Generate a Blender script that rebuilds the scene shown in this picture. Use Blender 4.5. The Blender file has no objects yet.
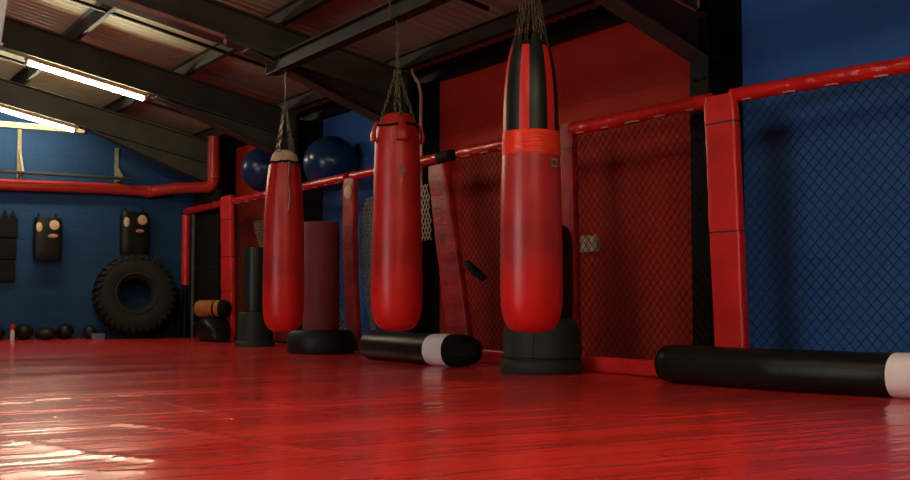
import bpy, math, random
from mathutils import Vector, Matrix
random.seed(7)
PI = math.pi
scene = bpy.context.scene
COL = scene.collection
V = Vector

# ------------------------------------------------------------------ camera
FPX, HOR, VPX, EYE = 1120.0, 302.0, -240.0, 0.58
TH = math.atan((455 - VPX) / FPX)
PH = math.atan((HOR - 240) / FPX)
_s, _c = math.sin(TH), math.cos(TH)
CR = V((_c, -_s, 0))
CF = V((_s * math.cos(PH), _c * math.cos(PH), math.sin(PH)))
CU = V((-_s * math.sin(PH), -_c * math.sin(PH), math.cos(PH)))
cam_d = bpy.data.cameras.new('camera')
cam_d.sensor_width = 36.0
cam_d.lens = 36.0 * FPX / 910.0
cam_d.clip_end = 200
cam = bpy.data.objects.new('camera', cam_d)
COL.objects.link(cam)
M = Matrix.Identity(4)
for i in range(3):
    M[i][0], M[i][1], M[i][2] = CR[i], CU[i], -CF[i]
M[2][3] = EYE
cam.matrix_world = M
scene.camera = cam
scene.view_settings.view_transform = 'Standard'
scene.view_settings.look = 'None'
scene.view_settings.gamma = 1.0
scene.view_settings.exposure = 0.72
scene.cycles.use_denoising = True
scene.cycles.max_bounces = 8


def at(ax, v, px, py):
    """Point where the sight line of photo pixel (px, py) meets the plane axis = v."""
    r = CF * FPX + CR * (px - 455) + CU * (240 - py)
    o = V((0, 0, EYE))
    return o + r * ((v - o[ax]) / r[ax])


def yat(px, X, py=240):
    return at(0, X, px, py).y


def zat(py, x, y):
    """Height seen at photo row py above the ground point (x, y)."""
    d = x * CF.x + y * CF.y
    u = x * CU.x + y * CU.y
    # (u + dz*CU.z)/(d + dz*CF.z) = (240-py)/F
    k = (240 - py) / FPX
    return EYE + (k * d - u) / (CU.z - k * CF.z)


def ppm(x, y):
    return FPX / (x * CF.x + y * CF.y)


# ------------------------------------------------------------------ materials
MATS = {}


def mat(name, col, rough=0.5, metal=0.0, bump=0.0, bscale=20.0, stretch=(1, 1, 1), var=0.0, vscale=3.0,
        col2=None, spec=0.3, coat=0.0, detail=4.0, rvar=0.0):
    m = bpy.data.materials.new(name)
    m.use_nodes = True
    nt = m.node_tree
    N, L = nt.nodes, nt.links
    b = N['Principled BSDF']
    b.inputs['Base Color'].default_value = (*col, 1)
    b.inputs['Roughness'].default_value = rough
    b.inputs['Metallic'].default_value = metal
    b.inputs['Specular IOR Level'].default_value = spec
    b.inputs['Coat Weight'].default_value = coat
    b.inputs['Coat Roughness'].default_value = 0.15
    tc = N.new('ShaderNodeTexCoord')
    if var > 0:
        n = N.new('ShaderNodeTexNoise')
        n.inputs['Scale'].default_value = vscale
        n.inputs['Detail'].default_value = 6
        L.new(tc.outputs['Object'], n.inputs['Vector'])
        r = N.new('ShaderNodeValToRGB')
        c2 = col2 or tuple(c * (1 - var) for c in col)
        r.color_ramp.elements[0].color = (*c2, 1)
        r.color_ramp.elements[1].color = (*col, 1)
        r.color_ramp.elements[0].position = 0.35
        r.color_ramp.elements[1].position = 0.6
        L.new(n.outputs['Fac'], r.inputs['Fac'])
        L.new(r.outputs['Color'], b.inputs['Base Color'])
        if rvar:
            mr = N.new('ShaderNodeMapRange')
            mr.inputs['To Min'].default_value = rough - rvar
            mr.inputs['To Max'].default_value = rough + rvar
            L.new(n.outputs['Fac'], mr.inputs['Value'])
            L.new(mr.outputs['Result'], b.inputs['Roughness'])
    if bump > 0:
        mp = N.new('ShaderNodeMapping')
        mp.inputs['Scale'].default_value = stretch
        L.new(tc.outputs['Object'], mp.inputs['Vector'])
        n = N.new('ShaderNodeTexNoise')
        n.inputs['Scale'].default_value = bscale
        n.inputs['Detail'].default_value = detail
        L.new(mp.outputs['Vector'], n.inputs['Vector'])
        bp = N.new('ShaderNodeBump')
        bp.inputs['Strength'].default_value = bump
        bp.inputs['Distance'].default_value = 0.02
        L.new(n.outputs['Fac'], bp.inputs['Height'])
        L.new(bp.outputs['Normal'], b.inputs['Normal'])
    MATS[name] = m
    return m


def emit(name, col, s):
    m = bpy.data.materials.new(name)
    m.use_nodes = True
    nt = m.node_tree
    nt.nodes.clear()
    e = nt.nodes.new('ShaderNodeEmission')
    o = nt.nodes.new('ShaderNodeOutputMaterial')
    e.inputs['Color'].default_value = (*col, 1)
    e.inputs['Strength'].default_value = s
    nt.links.new(e.outputs[0], o.inputs[0])
    return m


def wall_mat(name, col, dark, vert_axis_pair, bw=0.45, bh=0.22, mortar=0.012, strength=0.5, rough=0.7, lines=0.0):
    """Painted blockwork: the paint covers block and joint alike, joints show as relief."""
    m = mat(name, col, rough, var=0.3, vscale=1.4, col2=dark, spec=0.12)
    nt = m.node_tree
    N, L = nt.nodes, nt.links
    b = N['Principled BSDF']
    tc = N.new('ShaderNodeTexCoord')
    sx = N.new('ShaderNodeSeparateXYZ')
    cx = N.new('ShaderNodeCombineXYZ')
    L.new(tc.outputs['Object'], sx.inputs[0])
    L.new(sx.outputs[vert_axis_pair], cx.inputs[0])
    L.new(sx.outputs['Z'], cx.inputs[1])
    br = N.new('ShaderNodeTexBrick')
    br.inputs['Scale'].default_value = 1.0
    br.inputs['Brick Width'].default_value = bw
    br.inputs['Row Height'].default_value = bh
    br.inputs['Mortar Size'].default_value = mortar
    br.inputs['Mortar Smooth'].default_value = 0.6
    L.new(cx.outputs[0], br.inputs['Vector'])
    no = N.new('ShaderNodeTexNoise')
    no.inputs['Scale'].default_value = 14
    no.inputs['Detail'].default_value = 5
    L.new(tc.outputs['Object'], no.inputs['Vector'])
    ad = N.new('ShaderNodeMath')
    ad.operation = 'MULTIPLY_ADD'
    ad.inputs[1].default_value = 0.5
    L.new(no.outputs['Fac'], ad.inputs[0])
    iv = N.new('ShaderNodeMath')
    iv.operation = 'SUBTRACT'
    iv.inputs[0].default_value = 1.0
    L.new(br.outputs['Fac'], iv.inputs[1])
    L.new(iv.outputs[0], ad.inputs[2])
    bp = N.new('ShaderNodeBump')
    bp.inputs['Strength'].default_value = strength
    bp.inputs['Distance'].default_value = 0.012
    L.new(ad.outputs[0], bp.inputs['Height'])
    L.new(bp.outputs['Normal'], b.inputs['Normal'])
    return m


RED = (0.50, 0.014, 0.012)
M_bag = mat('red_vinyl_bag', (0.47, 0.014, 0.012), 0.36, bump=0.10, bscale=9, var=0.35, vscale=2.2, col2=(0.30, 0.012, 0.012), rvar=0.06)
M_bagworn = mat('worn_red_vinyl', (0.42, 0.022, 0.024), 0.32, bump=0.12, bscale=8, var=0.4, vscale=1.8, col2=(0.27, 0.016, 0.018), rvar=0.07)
M_pad = mat('red_padding_vinyl', (0.60, 0.022, 0.019), 0.34, bump=0.2, bscale=7, stretch=(1, 1, 2.2), var=0.25, vscale=3)
M_padold = mat('faded_red_padding', (0.34, 0.012, 0.016), 0.45, bump=0.3, bscale=8, stretch=(1, 1, 2.5), var=0.5, vscale=5)
M_railpad = mat('red_rail_padding', (0.52, 0.014, 0.012), 0.24, spec=0.45, bump=0.8, bscale=14, stretch=(1, 0.6, 1), var=0.2, vscale=5)
M_tape = mat('orange_red_tape', (0.80, 0.045, 0.015), 0.22, bump=0.5, bscale=6, stretch=(1, 1, 14), var=0.2, vscale=6)
M_stripe = mat('red_stripe_vinyl', (0.55, 0.02, 0.018), 0.38, bump=0.1, bscale=14)
M_black = mat('black_vinyl', (0.010, 0.011, 0.009), 0.36, spec=0.2, bump=0.15, bscale=9, var=0.3, vscale=4)
M_blackmat = mat('matt_black_plastic', (0.009, 0.010, 0.009), 0.5, bump=0.05, bscale=30)
M_blackfab = mat('black_canvas', spec=0.14, col=(0.006, 0.007, 0.006), rough=0.75, bump=0.3, bscale=40)
M_steel = mat('black_painted_steel', spec=0.14, col=(0.006, 0.0065, 0.006), rough=0.55, bump=0.05, bscale=15, var=0.3, vscale=3)
M_rafter = mat('dark_olive_steel', spec=0.14, col=(0.066, 0.067, 0.050), rough=0.55, bump=0.05, bscale=12, var=0.3, vscale=2)
M_purlin = mat('grey_painted_purlin', spec=0.14, col=(0.040, 0.041, 0.030), rough=0.6, var=0.4, vscale=2)
M_rust = mat('rusty_pink_flange', (0.30, 0.15, 0.12), 0.6, var=0.3, vscale=4)
M_wire = mat('black_coated_wire', (0.010, 0.010, 0.010), 0.45)
M_galv = mat('pale_galvanised_wire', (0.36, 0.30, 0.20), 0.5, metal=0.2)
M_chain = mat('brass_toned_chain', (0.11, 0.09, 0.05), 0.45, metal=0.7)
M_beige = mat('beige_leather', (0.55, 0.38, 0.24), 0.6, var=0.3, vscale=12)
M_white = mat('white_vinyl', (0.92, 0.83, 0.84), 0.45, bump=0.1, bscale=10, var=0.08, vscale=6)
M_ball = mat('blue_rubber', (0.005, 0.026, 0.09), 0.25, bump=0.03, bscale=30)
M_maroon = mat('maroon_foam', (0.20, 0.030, 0.033), 0.65, bump=0.1, bscale=25, var=0.2, vscale=2)
M_green = mat('dark_grey_green_vinyl', (0.014, 0.018, 0.014), 0.4, var=0.3, vscale=4)
M_grey = mat('dark_grey_plastic', spec=0.14, col=(0.026, 0.028, 0.024), rough=0.5, bump=0.05, bscale=25)
M_tyre = mat('black_tyre_rubber', spec=0.14, col=(0.019, 0.020, 0.016), rough=0.75, bump=0.2, bscale=20, var=0.3, vscale=5)
M_orange = mat('orange_canvas', (0.42, 0.14, 0.025), 0.6, bump=0.3, bscale=12, var=0.35, vscale=5)
M_disc = mat('tan_leather_target', (0.62, 0.45, 0.31), 0.6, var=0.25, vscale=14)
M_pinkdisc = mat('faded_pink_target', (0.45, 0.20, 0.16), 0.6, var=0.25, vscale=14)
M_pipe = mat('red_painted_pipe', (0.42, 0.03, 0.02), 0.38, var=0.3, vscale=2)
M_copper = mat('tan_conduit', (0.55, 0.36, 0.24), 0.45, metal=0.2)
M_cream = mat('cream_painted_timber', (0.60, 0.52, 0.36), 0.5, var=0.15, vscale=4)
M_bracket = mat('weathered_bracket_paint', (0.26, 0.24, 0.16), 0.6, var=0.3, vscale=6)
M_lampbody = mat('cream_lamp_body', (0.34, 0.22, 0.13), 0.5)
M_palegrey = mat('pale_grey_sheet', (0.42, 0.42, 0.46), 0.5)
M_patch = mat('grey_label', (0.24, 0.23, 0.19), 0.5)
M_patchdk = mat('dark_label_print', (0.03, 0.025, 0.025), 0.5)
M_fadepatch = mat('worn_label', (0.27, 0.085, 0.06), 0.5, var=0.5, vscale=30)
M_socket = mat('old_beige_socket', (0.30, 0.22, 0.13), 0.5)
M_bottle = mat('white_plastic', (0.6, 0.5, 0.5), 0.4)
M_palebox = mat('slate_blue_plastic', (0.10, 0.15, 0.18), 0.5)
M_tube = emit('lamp_tube_glow', (1.0, 0.86, 0.60), 95.0)
M_fill = emit('fill_panel_glow', (0.93, 0.97, 1.0), 7.0)  # glow of the added side panels, no daylight behind them



def foot_bounce(m, worn, lit_foot, z0, z1):
    """mottled worn vinyl above; brighter foot is floor bounce painted into the colour"""
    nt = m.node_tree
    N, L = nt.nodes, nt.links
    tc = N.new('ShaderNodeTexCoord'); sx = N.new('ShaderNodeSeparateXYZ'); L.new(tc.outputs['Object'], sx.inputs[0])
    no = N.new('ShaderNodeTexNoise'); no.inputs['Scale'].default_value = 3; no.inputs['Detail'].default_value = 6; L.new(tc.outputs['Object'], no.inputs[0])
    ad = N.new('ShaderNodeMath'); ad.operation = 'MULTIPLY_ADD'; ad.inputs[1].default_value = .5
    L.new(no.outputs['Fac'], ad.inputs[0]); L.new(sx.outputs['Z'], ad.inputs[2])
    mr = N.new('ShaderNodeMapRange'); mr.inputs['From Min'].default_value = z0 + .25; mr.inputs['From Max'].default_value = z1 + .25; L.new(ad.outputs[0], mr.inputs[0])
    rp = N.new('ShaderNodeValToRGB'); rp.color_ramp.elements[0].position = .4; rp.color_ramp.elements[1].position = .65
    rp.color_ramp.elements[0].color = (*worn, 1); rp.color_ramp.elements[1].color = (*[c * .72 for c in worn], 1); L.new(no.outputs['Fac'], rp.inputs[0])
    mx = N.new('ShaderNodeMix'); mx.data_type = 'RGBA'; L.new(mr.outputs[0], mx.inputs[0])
    mx.inputs[6].default_value = (*lit_foot, 1); L.new(rp.outputs[0], mx.inputs[7])  # brighter red low down paints in the floor bounce
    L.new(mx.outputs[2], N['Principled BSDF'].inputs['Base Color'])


foot_bounce(M_bagworn, (0.42, 0.030, 0.030), (0.58, 0.014, 0.011), .22, .55)
foot_bounce(M_bag, (0.44, 0.018, 0.016), (0.56, 0.014, 0.011), .2, .6)

M_blue = wall_mat('blue_painted_wall', (0.030, 0.106, 0.31), (0.026, 0.093, 0.275), 'Y', strength=0.35)
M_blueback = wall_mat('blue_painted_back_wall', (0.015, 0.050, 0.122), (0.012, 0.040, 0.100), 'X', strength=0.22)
M_redwall = wall_mat('red_painted_boards', (0.35, 0.022, 0.011), (0.29, 0.019, 0.010), 'Y', bw=1.22, bh=2.44, mortar=0.008, strength=0.35)
M_plain = wall_mat('dark_blue_wall', (0.05, 0.07, 0.13), (0.04, 0.06, 0.11), 'Y')

# roof sheeting: tan sheets near the ridge, red-brown ones near the eaves
M_roof = mat('corrugated_roof_sheet', (0.5, 0.4, 0.25), 0.6)
nt = M_roof.node_tree
N, L = nt.nodes, nt.links
tc = N.new('ShaderNodeTexCoord'); sx = N.new('ShaderNodeSeparateXYZ'); L.new(tc.outputs['Object'], sx.inputs[0])
mp = N.new('ShaderNodeMapping'); mp.inputs['Scale'].default_value = (0.25, 3.0, 0.25); L.new(tc.outputs['Object'], mp.inputs[0])
no = N.new('ShaderNodeTexNoise'); no.inputs['Scale'].default_value = 1.6; no.inputs['Detail'].default_value = 5; L.new(mp.outputs[0], no.inputs[0])
m1 = N.new('ShaderNodeMath'); m1.operation = 'MULTIPLY_ADD'; m1.inputs[1].default_value = 1.6
L.new(no.outputs['Fac'], m1.inputs[0]); L.new(sx.outputs['X'], m1.inputs[2])
mr = N.new('ShaderNodeMapRange'); mr.inputs['From Min'].default_value = 4.4; mr.inputs['From Max'].default_value = 5.6; L.new(m1.outputs[0], mr.inputs[0])
mx = N.new('ShaderNodeMix'); mx.data_type = 'RGBA'; L.new(mr.outputs[0], mx.inputs[0])
mx.inputs[6].default_value = (0.54, 0.62, 0.37, 1); mx.inputs[7].default_value = (0.24, 0.215, 0.155, 1)
m2 = N.new('ShaderNodeMix'); m2.data_type = 'RGBA'; m2.blend_type = 'MULTIPLY'; m2.inputs[0].default_value = 0.6
L.new(mx.outputs[2], m2.inputs[6])
rp = N.new('ShaderNodeValToRGB'); rp.color_ramp.elements[0].position = .3; rp.color_ramp.elements[1].position = .7
rp.color_ramp.elements[0].color = (.68, .68, .68, 1); L.new(no.outputs['Fac'], rp.inputs[0]); L.new(rp.outputs[0], m2.inputs[7])
L.new(m2.outputs[2], N['Principled BSDF'].inputs['Base Color'])

# floor: glossy red vinyl mats with ripples, scuffs and joints
M_floor = mat('glossy_red_vinyl_mats', (0.52, 0.016, 0.016), 0.2, spec=0.6)
nt = M_floor.node_tree
N, L = nt.nodes, nt.links
b = N['Principled BSDF']
tc = N.new('ShaderNodeTexCoord')
n1 = N.new('ShaderNodeTexNoise'); n1.inputs['Scale'].default_value = 0.9; n1.inputs['Detail'].default_value = 7; mq = N.new('ShaderNodeMapping'); mq.inputs['Rotation'].default_value = (0, 0, 0.555); mq.inputs['Scale'].default_value = (0.4, 2.2, 1.0); L.new(tc.outputs['Object'], mq.inputs[0]); L.new(mq.outputs[0], n1.inputs[0])
rp = N.new('ShaderNodeValToRGB'); rp.color_ramp.elements[0].position = .35; rp.color_ramp.elements[1].position = .62
rp.color_ramp.elements[0].color = (.58, .030, .026, 1); rp.color_ramp.elements[1].color = (.70, .036, .030, 1)
L.new(n1.outputs['Fac'], rp.inputs[0])
L.new(rp.outputs[0], b.inputs['Base Color'])
mr = N.new('ShaderNodeMapRange'); mr.inputs['From Min'].default_value = .3; mr.inputs['From Max'].default_value = .7
mr.inputs['To Min'].default_value = .15; mr.inputs['To Max'].default_value = .25; L.new(n1.outputs['Fac'], mr.inputs[0]); L.new(mr.outputs[0], b.inputs['Roughness'])
mp = N.new('ShaderNodeMapping'); mp.inputs['Rotation'].default_value = (0, 0, 0.555); mp.inputs['Scale'].default_value = (0.42, 3.0, 1.0); L.new(tc.outputs['Object'], mp.inputs[0])
n2 = N.new('ShaderNodeTexNoise'); n2.inputs['Scale'].default_value = 1.5; n2.inputs['Detail'].default_value = 3; n2.inputs['Roughness'].default_value = .5; L.new(mp.outputs[0], n2.inputs[0])
br = N.new('ShaderNodeTexBrick'); br.inputs['Scale'].default_value = 1; br.inputs['Brick Width'].default_value = 4.0; br.inputs['Row Height'].default_value = 2.6
br.inputs['Mortar Size'].default_value = .008; br.inputs['Mortar Smooth'].default_value = .3; L.new(tc.outputs['Object'], br.inputs['Vector'])
sb = N.new('ShaderNodeMath'); sb.operation = 'MULTIPLY_ADD'; sb.inputs[1].default_value = -0.10; L.new(br.outputs['Fac'], sb.inputs[0]); L.new(n2.outputs['Fac'], sb.inputs[2])
bp = N.new('ShaderNodeBump'); bp.inputs['Strength'].default_value = 0.7; bp.inputs['Distance'].default_value = 0.021
L.new(sb.outputs[0], bp.inputs['Height']); L.new(bp.outputs['Normal'], b.inputs['Normal'])


# ------------------------------------------------------------------ mesh building
class MB:
    def __init__(s):
        s.v, s.f, s.mi = [], [], []

    def face(s, f, mi=0):
        s.f.append(f); s.mi.append(mi)

    def box(s, lo, hi, mi=0):
        i = len(s.v)
        for z in (lo[2], hi[2]):
            for x, y in ((lo[0], lo[1]), (hi[0], lo[1]), (hi[0], hi[1]), (lo[0], hi[1])):
                s.v.append(V((x, y, z)))
        for q in ((3, 2, 1, 0), (4, 5, 6, 7), (0, 1, 5, 4), (1, 2, 6, 5), (2, 3, 7, 6), (3, 0, 4, 7)):
            s.face(tuple(i + k for k in q), mi)
        return s

    def prism(s, poly, d, mi=0):
        """polygon (list of points) pushed along vector d"""
        i, n = len(s.v), len(poly)
        s.v += [V(p) for p in poly] + [V(p) + V(d) for p in poly]
        s.face(tuple(range(i + n - 1, i - 1, -1)), mi)
        s.face(tuple(range(i + n, i + 2 * n)), mi)
        for k in range(n):
            j = (k + 1) % n
            s.face((i + k, i + j, i + n + j, i + n + k), mi)
        return s

    def sweep(s, rings, n=16, cap=True, mif=None, mi=0, closed=False):
        """rings: (centre, U, V, exponent)"""
        i0 = len(s.v)
        for (c, U, W, e) in rings:
            for k in range(n):
                a = 2 * PI * k / n
                ca, sa = math.cos(a), math.sin(a)
                p = 2.0 / e
                s.v.append(V(c) + U * (math.copysign(abs(ca) ** p, ca)) + W * (math.copysign(abs(sa) ** p, sa)))
        R = len(rings)
        for r in range(R if closed else R - 1):
            for k in range(n):
                a, b2 = i0 + r * n + k, i0 + r * n + (k + 1) % n
                q = ((r + 1) % R) * n
                c2, d2 = i0 + q + (k + 1) % n, i0 + q + k
                s.face((a, b2, c2, d2), mif(r, k) if mif else mi)
        if cap and not closed:
            s.face(tuple(i0 + k for k in range(n - 1, -1, -1)), mif(0, 0) if mif else mi)
            s.face(tuple(i0 + (R - 1) * n + k for k in range(n)), mif(R - 2, 0) if mif else mi)
        return s

    def lathe(s, c, prof, n=40, axis=V((0, 0, 1)), start=None, mif=None, mi=0, sq=1.0):
        """prof: (radius, distance along axis)"""
        axis = V(axis).normalized()
        U = V(start) if start else (V((1, 0, 0)) if abs(axis.x) < .9 else V((0, 1, 0)))
        U = (U - axis * U.dot(axis)).normalized()
        W = axis.cross(U)
        return s.sweep([(V(c) + axis * z, U * max(r, 1e-4), W * max(r, 1e-4) * sq, 2) for r, z in prof], n, True, mif, mi)

    def tube(s, pts, r, n=10, mi=0, closed=False):
        pts = [V(p) for p in pts]
        rings, U = [], None
        for k, p in enumerate(pts):
            if closed:
                t = (pts[(k + 1) % len(pts)] - pts[k - 1]).normalized()
            else:
                t = (pts[min(k + 1, len(pts) - 1)] - pts[max(k - 1, 0)]).normalized()
            if U is None:
                a = V((0, 0, 1)) if abs(t.z) < .9 else V((1, 0, 0))
                U = (a - t * a.dot(t)).normalized()
            else:
                U = (U - t * U.dot(t)).normalized()
            rr = r[k] if isinstance(r, (list, tuple)) else r
            rings.append((p, U * rr, t.cross(U) * rr, 2))
        return s.sweep(rings, n, True, None, mi, closed)

    def sphere(s, c, r, n=28, m=16, mi=0, flat=1.0):
        return s.lathe(V(c), [(r * math.sin(PI * k / m), -r * flat * math.cos(PI * k / m)) for k in range(m + 1)], n, mi=mi)

    def link_chain(s, a, b, pitch=0.036, w=0.011, r=0.0038):
        a, b = V(a), V(b)
        t = (b - a).normalized()
        n = max(2, int((b - a).length / pitch))
        x = V((1, 0, 0)) if abs(t.x) < .9 else V((0, 1, 0))
        U = (x - t * x.dot(t)).normalized()
        W = t.cross(U)
        for k in range(n):
            c = a + (b - a) * ((k + .5) / n)
            q = U if k % 2 else W
            hl = (b - a).length / n * .5 - w * .4
            pts = []
            for j in range(10):
                an = 2 * PI * j / 10
                pts.append(c + q * (w * math.cos(an)) + t * (w * math.sin(an) + math.copysign(hl, math.sin(an))))
            s.tube(pts, r, 5, closed=True)
        return s


def build(name, mb, mats, parent=None, sharp=40, bevel=0.0, bseg=2, smooth=True, label=None):
    me = bpy.data.meshes.new(name)
    off = parent_world(parent)
    me.from_pydata([tuple(p - off) for p in mb.v], [], mb.f)
    if not isinstance(mats, (list, tuple)):
        mats = [mats]
    for m in mats:
        me.materials.append(m)
    for p, mi in zip(me.polygons, mb.mi):
        p.material_index = mi
        p.use_smooth = smooth
    me.validate()
    me.update()
    if smooth:
        me.set_sharp_from_angle(angle=math.radians(sharp))
    o = bpy.data.objects.new(name, me)
    COL.objects.link(o)
    if parent:
        o.parent = parent
    if bevel:
        md = o.modifiers.new('bevel', 'BEVEL')
        md.width = bevel; md.segments = bseg; md.limit_method = 'ANGLE'
        md.angle_limit = math.radians(40)
    if label:
        o['label'] = label
    return o


def parent_world(p):
    off = V((0, 0, 0))
    while p:
        off = off + p.location
        p = p.parent
    return off


def thing(name, label, cat, loc, group=None):
    o = bpy.data.objects.new(name, None)
    COL.objects.link(o)
    o.location = loc
    o.empty_display_size = 0.1
    o['label'] = label; o['category'] = cat
    if group:
        o['group'] = group
    return o


def tag(o, label, cat, group=None):
    """move the mesh's origin to its base and describe it"""
    me = o.data
    xs = [v.co for v in me.vertices]
    lo = V((min(v.x for v in xs), min(v.y for v in xs), min(v.z for v in xs)))
    hi = V((max(v.x for v in xs), max(v.y for v in xs), max(v.z for v in xs)))
    c = V(((lo.x + hi.x) / 2, (lo.y + hi.y) / 2, lo.z))
    me.transform(Matrix.Translation(-c))
    o.location = o.location + c
    o['label'] = label; o['category'] = cat
    if group:
        o['group'] = group
    return o


def struct(name, mb, m, sharp=40, bevel=0.0, smooth=True):
    o = build(name, mb, m, None, sharp, bevel, smooth=smooth)
    o['kind'] = 'structure'
    return o


def copy_tree(o, parent=None):
    c = o.copy()
    COL.objects.link(c)
    if parent:
        c.parent = parent
    for ch in list(o.children):
        copy_tree(ch, c)
    return c


# ------------------------------------------------------------------ the room
XW = 6.5            # inner face of the right wall
YB = 18.3           # inner face of the back wall
XL, YF = -8.0, -5.0
RIDGE = -0.8
FR = [-2.2, 2.0, 6.2, 10.8, 13.9, 17.2]     # near faces of the portal frames
XC = 6.13           # inner flange of the columns
FX = 5.92           # fence line


def rtop(x):
    x = max(x, 2 * RIDGE - x) if x < RIDGE else x
    return 3.14 + 0.215 * (6.15 - x)


DEP = 0.37

# floor, with a few real wrinkles in the vinyl
wr = []
for pts, hgt, wid in (([(-20, 436), (30, 444), (90, 455), (160, 461)], .016, .035),
                      ([(120, 424), (185, 430), (240, 440), (330, 452)], .013, .03),
                      ([(-10, 405), (60, 398), (140, 402)], .010, .03),
                      ([(20, 470), (110, 472), (220, 470)], .008, .03),
                      ([(330, 462), (520, 448), (700, 436), (910, 424)], .006, .02),
                      ([(0, 392), (60, 380), (140, 372)], .010, .04),
                      ([(120, 395), (230, 398), (330, 412)], .008, .04)):
    w = [at(2, 0, *p) for p in pts]
    wr += [(w[k].xy, w[k + 1].xy, hgt * .5, wid) for k in range(len(w) - 1)]
mb = MB()
xs = [XL + k * 0.5 for k in range(int((0 - XL) / .5))] + [k * 0.035 for k in range(int(XW / .035) + 1)] + [XW + .2]
ys = [YF + k * 0.5 for k in range(int((2.5 - YF) / .5))] + [2.5 + k * 0.035 for k in range(int(6 / .035))] + [8.5 + k * .2 for k in range(50)]
for y in ys:
    for x in xs:
        z = 0.0
        p = V((x, y))
        if 0 < x < 6 and 2.5 < y < 9:
            for a, c, hgt, wid in wr:
                d = c - a
                t = max(0, min(1, (p - a).dot(d) / d.length_squared))
                q = (p - a - d * t).length
                if q < 3 * wid:
                    z = max(z, hgt * math.exp(-(q / wid) ** 2))
        mb.v.append(V((x, y, z)))
nx = len(xs)
for j in range(len(ys) - 1):
    for i in range(nx - 1):
        a = j * nx + i
        mb.face((a, a + 1, a + nx + 1, a + nx))
struct('floor', mb, M_floor, 180)

# right wall, bay by bay
WT = 3.07
bays = [(YF, FR[2] + .1, M_blue), (FR[2] + .1, FR[3] + .1, M_redwall), (FR[3] + .1, FR[4] + .1, M_blue), (FR[4] + .1, YB + .2, M_redwall)]
for y0, y1, m in bays:
    struct('wall_right', MB().box((XW, y0, -.05), (XW + .2, y1, WT)), m, smooth=False)
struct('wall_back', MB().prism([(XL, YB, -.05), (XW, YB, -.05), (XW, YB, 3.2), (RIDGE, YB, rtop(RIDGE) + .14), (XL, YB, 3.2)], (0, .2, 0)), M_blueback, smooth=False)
struct('wall_front', MB().prism([(XL, YF, -.05), (XW, YF, -.05), (XW, YF, 3.2), (RIDGE, YF, rtop(RIDGE) + .14), (XL, YF, 3.2)], (0, -.2, 0)), M_plain, smooth=False)
struct('wall_left', MB().box((XL - .2, YF, -.05), (XL, YB, 3.4)), M_plain, smooth=False)
# added glowing panels on the unseen left wall, a soft side light
for k in range(2):
    y0 = 2.6 + k * 2.5
    wp = MB().box((XL, y0, 1.0), (XL + .02, y0 + 2.2, 2.9))
    wo = struct('fill_panel_%d' % (k + 1), wp, M_fill, smooth=False)
    fr = MB()
    for a, b_ in (((XL, y0 - .06, .94), (XL + .06, y0, 2.96)), ((XL, y0 + 2.2, .94), (XL + .06, y0 + 2.26, 2.96)),
                  ((XL, y0, .94), (XL + .06, y0 + 2.2, 1.0)), ((XL, y0, 2.9), (XL + .06, y0 + 2.2, 2.96)),
                  ((XL + .02, y0 + 1.07, 1.0), (XL + .05, y0 + 1.13, 2.9))):
        fr.box(a, b_)
    build('fill_panel_frame', fr, M_palegrey, wo, smooth=False)
# eaves plate above the right wall
struct('trim_eaves', MB().box((XW - .12, YF, WT), (XW + .2, YB, 3.30)), M_steel, bevel=.006)

# roof sheets
mb = MB()
prof = [(XW + .2, rtop(6.15) + .16 - .215 * .55), (RIDGE, rtop(RIDGE) + .16), (XL - .2, rtop(RIDGE) + .16 - .215 * (RIDGE - XL + .2))]
n = int((YB + .2 - YF) / .15 * 6)
for k in range(n + 1):
    y = YF - .1 + k * .025
    dz = .009 * math.cos(2 * PI * k / 6)
    for x, z in prof:
        mb.v.append(V((x, y, z + dz)))
for k in range(n):
    for j in range(2):
        a = k * 3 + j
        mb.face((a, a + 1, a + 4, a + 3))
struct('ceiling', mb, M_roof, 50)

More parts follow.
